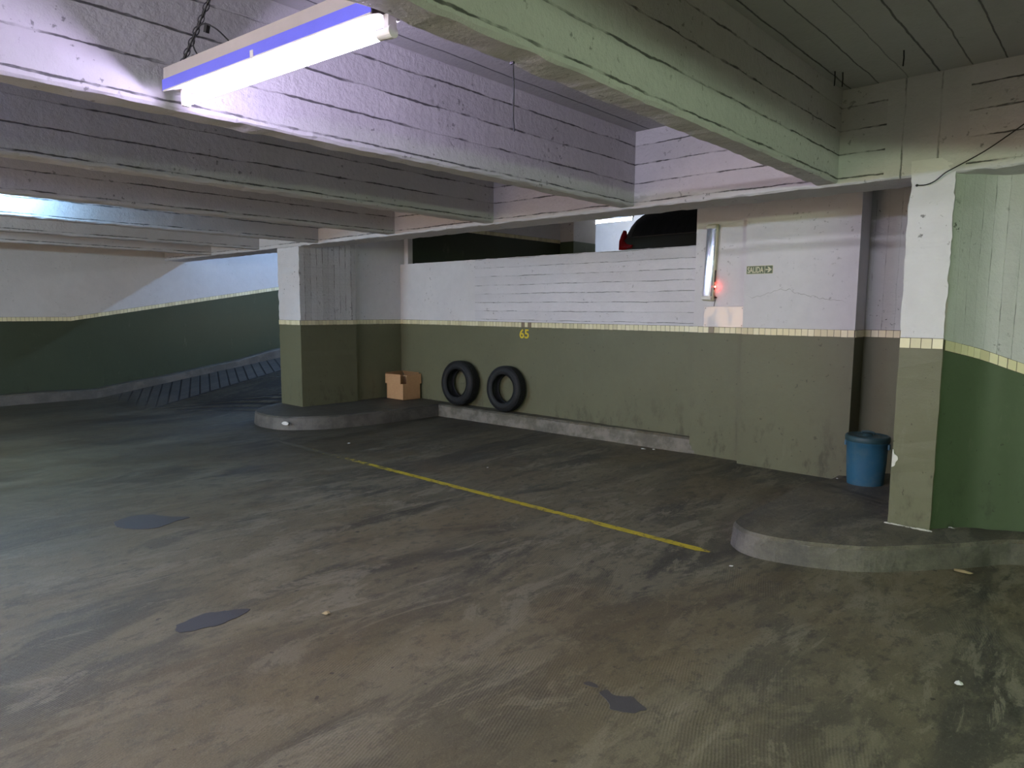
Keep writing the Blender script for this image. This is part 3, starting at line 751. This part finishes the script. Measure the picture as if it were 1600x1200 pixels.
# ---------------------------------------------------------------- cardboard box
cb = empty('cardboard_box', (-8.145, 6.43, .172), 'open brown cardboard box in the corner beside the tyres', 'box')
t = NT('brown_cardboard'); fl = t.noise(5, 4, .6)
M['card'] = t.done(t.mul(t.mix(fl, (.46, .26, .13), (.58, .36, .19)), t.math('MULTIPLY_ADD', t.noise(40, 3, .6), .2, .9)), .8, t.bump(t.noise(20, 3, .6), .3, .004), .2)
bm = bmesh.new(); W, D, Hh, th = .41, .33, .34, .005   # x from -W..0, y 0..D
def panel(bm, a, b, z0, z1, thick):   # vertical sheet between plan points
    a, b = Vector(a), Vector(b); d = (b-a).normalized(); nr = Vector((-d.y, d.x))*thick
    P = [a, b, b+nr, a+nr]
    lo = [bm.verts.new((p.x, p.y, z0)) for p in P]; hi = [bm.verts.new((p.x, p.y, z1+jit((p.x, p.y, z1), .01, 5))) for p in P]
    bm.faces.new(lo[::-1]); bm.faces.new(hi)
    for i in range(4): bm.faces.new((lo[i], lo[(i+1) % 4], hi[(i+1) % 4], hi[i]))
panel(bm, (-W, 0), (0, 0), 0, .245, th); panel(bm, (0, 0), (0, D), 0, .245, th)
panel(bm, (0, D), (-W, D), 0, Hh, th); panel(bm, (-W, D), (-W, 0), 0, Hh, th)
box(bm, -W, 0, 0, D, 0, .005)
link('carton', bm, M['card'], cb)
# tall side flaps standing up, split at the near corner
bm = bmesh.new(); panel(bm, (-W-.015, -.012), (-.06, -.004), .235, .385, -.004); link('flap', bm, M['card'], cb)
bm = bmesh.new(); panel(bm, (.004, .055), (.012, D+.01), .235, .385, -.004); link('flap', bm, M['card'], cb)
bm = bmesh.new()
vs = [bm.verts.new(p) for p in ((-W, .01, .34), (-W, D-.01, .34), (-W-.03, D, .41), (-W-.035, -.0, .40))]
bm.faces.new(vs); r_ = bmesh.ops.solidify(bm, geom=bm.faces[:], thickness=.004); link('flap', bm, M['card'], cb)
bm = bmesh.new()
vs = [bm.verts.new(p) for p in ((-W+.02, D, .34), (-.02, D, .34), (-.01, D-.02, .41), (-W+.01, D-.025, .41))]
bm.faces.new(vs); bmesh.ops.solidify(bm, geom=bm.faces[:], thickness=.004); link('flap', bm, M['card'], cb)

# ---------------------------------------------------------------- blue bin
br = empty('plastic_bin', (-1.615, 6.20, .085), 'blue round plastic bin with a lid in the recess beside the right pillar', 'bin')
t = NT('scuffed_blue_plastic'); g = t.noise(3, 5, .65); gg = t.ramp(t.noise(8, 5, .7), .45, .7)
M['bluep'] = t.done(t.mix(t.math('MULTIPLY', gg, .35), t.mix(g, (.024, .105, .185), (.040, .165, .26)), (.14, .21, .22)), .45, t.bump(t.noise(60, 3, .6), .15, .002))
M['lid'] = plain('dark_teal_lid', (.030, .075, .085), .5)
bm = bmesh.new(); lathe(bm, [(0, .0), (.125, .0), (.136, .008), (.140, .02), (.152, .20), (.158, .37), (.166, .375), (.166, .40), (.158, .405), (.150, .40), (.146, .2), (.134, .02), (0, .015)], 48)
link('bucket', bm, M['bluep'], br, True)
bm = bmesh.new(); lathe(bm, [(.168, .385), (.172, .392), (.172, .425), (.165, .434), (.15, .436), (.145, .428), (.04, .430), (.036, .445), (0, .446)], 48)
link('lid', bm, M['lid'], br, True)
bm = bmesh.new(); tube(bm, [(-.05, 0, .44), (-.045, 0, .462), (0, 0, .468), (.045, 0, .462), (.05, 0, .44)], .007, 8); link('lid_handle', bm, M['lid'], br, True)
for s in (-1, 1):
    bm = bmesh.new(); box(bm, s*.168-.008, s*.168+.008, -.02, .02, .33, .375); bevel(bm, .003, 1); link('handle_lug', bm, M['bluep'], br)

# ---------------------------------------------------------------- car on the upper level
def car():
    root = empty('car', (-3.6, 9.15, 1.54), 'dark grey hatchback parked on the upper level behind the parapet', 'car')
    paint = plain('dark_grey_car_paint', (.055, .064, .066), .3, .3, .03, 4, 0); glass = plain('black_car_glass', (.004, .005, .006), .06, 0, 0, 4, 0, .6)
    # side stations: x (rear = -2), lower z, belt z, roof z, half widths
    st = [(-2.02, .45, .88, .90, .60, .55), (-2.0, .36, .98, 1.02, .74, .62), (-1.96, .30, 1.04, 1.13, .79, .62), (-1.90, .30, 1.04, 1.23, .80, .62), (-1.82, .28, 1.045, 1.32, .82, .62), (-1.72, .28, 1.045, 1.385, .83, .62), (-1.60, .27, 1.05, 1.43, .84, .62), (-1.42, .27, 1.05, 1.465, .85, .62),
          (-1.2, .22, 1.04, 1.485, .86, .62), (-.5, .2, 1.02, 1.50, .87, .62), (.2, .2, 1.0, 1.475, .87, .61), (.75, .2, .98, 1.36, .87, .60), (1.15, .2, .96, 1.12, .86, .62),
          (1.35, .22, .94, .975, .85, .68), (1.8, .25, .86, .88, .80, .66), (2.02, .32, .70, .74, .70, .6), (2.08, .42, .6, .62, .55, .5)]
    bm = bmesh.new(); rings = []
    for x, zl_, zbt, zr_, wb, wr in st:
        half = [(0, zl_), (wb*.85, zl_), (wb*.98, zl_+.12), (wb, (zl_+zbt)/2), (wb*.985, zbt-.03), (wb*.95, zbt), (wr+(wb-wr)*.25, zbt+(zr_-zbt)*.55), (wr+.02, zr_-.05*(zr_-zbt)/.5), (wr*.85, zr_), (0, zr_+.015)]
        ring = [bm.verts.new((x, -y, z)) for y, z in half]+[bm.verts.new((x, y, z)) for y, z in half[-2:0:-1]]
        rings.append(ring)
    n = len(rings[0])
    for i, (A, B) in enumerate(zip(rings[:-1], rings[1:])):
        for k in range(n):
            f = bm.faces.new((A[k], A[(k+1) % n], B[(k+1) % n], B[k]))
            side = k in (5, 6, n-7, n-6); xm = (st[i][0]+st[i+1][0])/2
            if side and -1.85 < xm < 1.2: f.material_index = 1
            if k in (7, 8, 9, 10) and (-2.0 < xm < -1.7 or .7 < xm < 1.3): f.material_index = 1
    bm.faces.new(rings[0]); bm.faces.new(rings[-1][::-1])
    link('body', bm, [paint, glass], root, True)
    red = NT('red_tail_lens'); red = red.done((.30, .006, .010), .15, None, .6)
    for s in (-1, 1):
        bm = bmesh.new(); P = [(-2.015, .88), (-2.01, 1.0), (-1.965, 1.09), (-1.915, 1.15), (-1.89, 1.11), (-1.91, 1.0), (-1.86, .95), (-1.74, .93), (-1.76, .89), (-1.9, .87)]
        a = [bm.verts.new((x, s*(.70+.10*(x+2.0)/.2), z)) for x, z in P]; b = [bm.verts.new((x-.01, s*(.775+.075*(x+2.0)/.2), z)) for x, z in P]
        bm.faces.new(a); bm.faces.new(b[::-1])
        for i in range(len(P)): bm.faces.new((a[i], a[(i+1) % len(P)], b[(i+1) % len(P)], b[i]))
        bevel(bm, .006, 2)
        o = link('tail_light', bm, red, root, True); o['label'] = 'red tail light'
    for x in (-1.28, 1.30):
        for s in (-1, 1):
            bm = bmesh.new(); lathe(bm, [(.0, -.09), (.18, -.10), (.22, -.085), (.29, -.105), (.315, -.09), (.32, 0), (.315, .09), (.29, .105), (0, .1)], 32)
            o = link('wheel', bm, M['rubber'], root, True, (x, s*.80, .32)); o.rotation_euler = (math.pi/2, 0, 0)
            bm = bmesh.new(); lathe(bm, [(0, 0), (.05, .004), (.06, -.01), (.17, -.004), (.19, .01), (.2, 0)], 24); 
            h_ = link('hub_cap', bm, M['steel'], o, True, (0, 0, .105*s if s < 0 else -.105))
    for s in (-1, 1):
        for x in (-.55, .45):
            bm = bmesh.new(); box(bm, x-.1, x+.1, s*.875-.02, s*.875+.02, .86, .885); bevel(bm, .008, 2); link('door_handle', bm, paint, root)
        bm = bmesh.new(); box(bm, .78, .92, s*.95-.09, s*.95+.09, .98, 1.1); bevel(bm, .03, 3); link('mirror', bm, paint, root)
        bm = bmesh.new(); box(bm, -1.72, .9, s*.845-.006, s*.845+.006, 1.03, 1.045); link('window_trim', bm, M['black'], root)
    return root
car()

# ---------------------------------------------------------------- floor paint, patches, litter
t = NT('worn_yellow_floor_paint')
wear = t.ramp(t.math('ADD', t.noise(16, 6, .75), t.math('MULTIPLY', t.ramp(t.x, -4.6, -7.2), .26)), .50, .66)
M['yline'] = t.done(t.mix(wear, t.mul((.52, .41, .022), t.math('MULTIPLY_ADD', t.noise(5, 4, .6), .6, .65)), (.075, .070, .050)), .55, t.bump(t.noise(50, 4, .7), .4, .003))
bm = bmesh.new(); n = 130; pr = None
for i in range(n+1):
    x = -7.35+(5.42)*i/n; e = min(1, (i+1)/6, (n-i+1)/3); y = 4.0-.06*(x+1.93)/-5.4
    r = [bm.verts.new((x, y+s*(.034*e+jit((x, s, 0), .010, 12)), .0025)) for s in (-1, 1)]
    if pr: bm.faces.new((pr[0], r[0], r[1], pr[1]))
    pr = r
tag(link('painted_line', bm, M['yline']), 'thin worn yellow line painted across the floor', 'line marking')
M['patch'] = plain('smooth_dark_cement', (.050, .048, .048), .6, 0, .10, 25, .3)
def patch(c, pts, label, group='dark filler patches in the floor'):
    bm = bmesh.new(); P = resample([Vector(p) for p in pts+[pts[0]]], 7)[:-1]
    top = [bm.verts.new((c[0]+p.x+jit((p.x, p.y, 1), .012, 25), c[1]+p.y+jit((p.y, p.x, 2), .012, 25), .003)) for p in P]
    lo = [bm.verts.new((v.co.x, v.co.y, -.002)) for v in top]; n = len(P)
    f = bm.faces.new(top); bmesh.ops.triangulate(bm, faces=[f])
    for i in range(n): bm.faces.new((lo[i], lo[(i+1) % n], top[(i+1) % n], top[i]))
    tag(link('floor_patch', bm, M['patch']), label, 'floor patch', group)
patch((-5.2, 1.76), [(-.17, -.18), (-.02, -.20), (.13, -.12), (.19, .0), (.13, .15), (.10, .25), (-.02, .14), (-.16, .08), (-.23, -.04)], 'largest dark oval patch on the floor at far left')
patch((-3.29, 1.38), [(-.07, -.15), (.02, -.16), (.06, -.05), (.07, .05), (.02, .19), (-.05, .10), (-.10, .0)], 'dark leaf-shaped patch on the floor below the near lamp')
patch((-1.40, 2.17), [(-.10, .0), (-.03, -.03), (.0, -.06), (.06, -.03), (.10, .03), (.06, .05), (.01, .07), (-.03, .03), (-.09, .04)], 'small ragged dark patch on the nearest floor')
patch((-1.56, 2.20), [(-.03, -.008), (.0, -.012), (.03, .0), (.01, .012), (-.02, .01)], 'tiny dark spot left of the ragged patch in the nearest floor')
M['paper'] = plain('white_paper', (.72, .72, .70), .8); M['leafm'] = plain('dry_leaf', (.38, .30, .16), .8)
def scrap(x, y, z, s, label, mat='paper', cat='litter', name='paper_scrap', group=None, asp=1.0):
    bm = bmesh.new(); n = 7; c = bm.verts.new((0, 0, s*.5)); ring = []
    for k in range(n):
        a = 2*math.pi*k/n; r = s*random.uniform(.55, 1.1); ring.append(bm.verts.new((r*math.cos(a)*asp, r*math.sin(a), s*random.uniform(0, .35))))
    for k in range(n): bm.faces.new((c, ring[k], ring[(k+1) % n]))
    bm.faces.new(ring[::-1])
    o = link(name, bm, M[mat], None, False, (x, y, z)); tag(o, label, cat, group)
scrap(-6.60, 4.41, .002, .035, 'white paper scrap on the floor in front of the left island', asp=1.2)
scrap(-3.99, 6.53, .002, .03, 'crumpled white scrap at the foot of the pale kerb', asp=1.5)
scrap(-3.90, 6.60, .002, .02, 'smaller white crumb at the foot of the pale kerb')
scrap(-4.62, 4.68, .002, .014, 'tiny white crumb on the floor between line and kerb')
scrap(-2.94, 1.81, .004, .022, 'pale dry leaf on the floor right of the leaf-shaped patch', 'leafm', 'leaf', 'dry_leaf', asp=1.4)
scrap(-.44, 3.26, .003, .020, 'small white feather-like scrap on the floor at right')
scrap(-.66, 4.72, .003, .035, 'dry leaf at the foot of the near island', 'leafm', 'leaf', 'dry_leaf', asp=1.6)
scrap(-1.72, 3.86, .003, .013, 'tiny white crumb in front of the near island nose')
scrap(-1.77, 5.98, .155, .012, 'tiny white crumb on the island beside the blue bin')
scrap(-.80, 5.10, .155, .022, 'white plaster lump at the foot of the curved right wall', cat='rubble', name='plaster_lump')
M['chip'] = plain('bare_white_plaster', (.66, .64, .60), .9)
# paint chip on the pillar edge and mortar crumbs under it
bm = bmesh.new(); pts = [(0, .0), (.018, .012), (.022, .035), (.034, .055), (.030, .075), (.012, .09), (.006, .115), (.0, .12)]
P = resample([Vector(p) for p in pts], 3); a = [bm.verts.new((p.x, -.004, p.y)) for p in P]; b = [bm.verts.new((p.x, .006, p.y)) for p in P]
bm.faces.new(a); bm.faces.new(b[::-1])
for i in range(len(P)): bm.faces.new((a[i], a[(i+1) % len(P)], b[(i+1) % len(P)], b[i]))
tag(link('plaster_chip', bm, M['chip'], None, False, (-1.138, 4.966, .53)), 'white chipped spot on the edge of the right pillar beside the bin', 'chip')
bm = bmesh.new()
for k in range(60):
    x = -1.15+random.random()*.27; s = random.uniform(.004, .012)*(1 if abs(x+1.02) > .04 else .5); y = 4.955-random.random()*.012
    bmesh.ops.create_icosphere(bm, subdivisions=1, radius=s, matrix=Matrix.Translation((x, y, .152)) @ Matrix.Diagonal((1.6, 1, .5, 1)))
tag(link('mortar_crumbs', bm, M['chip']), 'white mortar crumbs along the base of the right pillar', 'rubble', None, 'stuff')
# white paint splash on the left island kerb
bm = bmesh.new(); P = resample([Vector(p) for p in ((-.045, 0), (-.02, .022), (.02, .02), (.05, .002), (.03, -.02), (-.02, -.018), (-.045, 0))], 3)[:-1]
a = [bm.verts.new((p.x, -.004, p.y)) for p in P]; b = [bm.verts.new((p.x, .012, p.y)) for p in P]; bm.faces.new(a); bm.faces.new(b[::-1])
for i in range(len(P)): bm.faces.new((a[i], a[(i+1) % len(P)], b[(i+1) % len(P)], b[i]))
o = link('paint_splash', bm, M['paper'], None, False, (-7.915, 4.345, .095)); o.rotation_euler[2] = math.radians(36)
tag(o, 'white paint splash on the rounded kerb face of the left island', 'splash')

# hanging wires
bm = bmesh.new(); tube(bm, [(0, 0, 0), (.004, 0, -.09), (.001, .002, -.19), (.008, 0, -.235)], .0028, 6); box(bm, -.012, .004, -.004, .004, -.004, .006)
tag(link('hanging_wire', bm, M['steel'], None, False, (-1.695, 1.84, 2.415)), 'short stiff wire hanging from the beam above the back of the bay', 'wire')
bm = bmesh.new()
pts = [(-1.10, 4.955, 2.345), (-1.05, 4.95, 2.342), (-1.0, 4.95, 2.36), (-.95, 4.945, 2.40), (-.90, 4.94, 2.425), (-.75, 4.93, 2.50), (-.6, 4.92, 2.60), (-.4, 4.91, 2.74), (-.2, 4.90, 2.83)]
tube(bm, resample([Vector(p) for p in pts], 4), .0035, 6)
bmesh.ops.create_icosphere(bm, subdivisions=1, radius=.009, matrix=Matrix.Translation((-1.10, 4.955, 2.345)))
tag(link('loose_cable', bm, M['black']), 'thin black cable drooping across the girder above the right pillar', 'cable')
for k, (x, y, lb) in enumerate(((-1.50, 4.55, 'leftmost ceiling wire stub in the corner of beam and girder'), (-1.47, 4.60, 'second ceiling wire stub in the corner of beam and girder'), (-1.10, 4.45, 'ceiling wire stub standing apart, above the right pillar'))):
    bm = bmesh.new(); tube(bm, [(0, 0, .01), (.003, 0, -.04), (0, .003, -.085)], .004, 6)
    tag(link('wire_stub', bm, M['black'], None, False, (x, y, 3.02)), lb, 'wire', 'wire stubs in the ceiling')
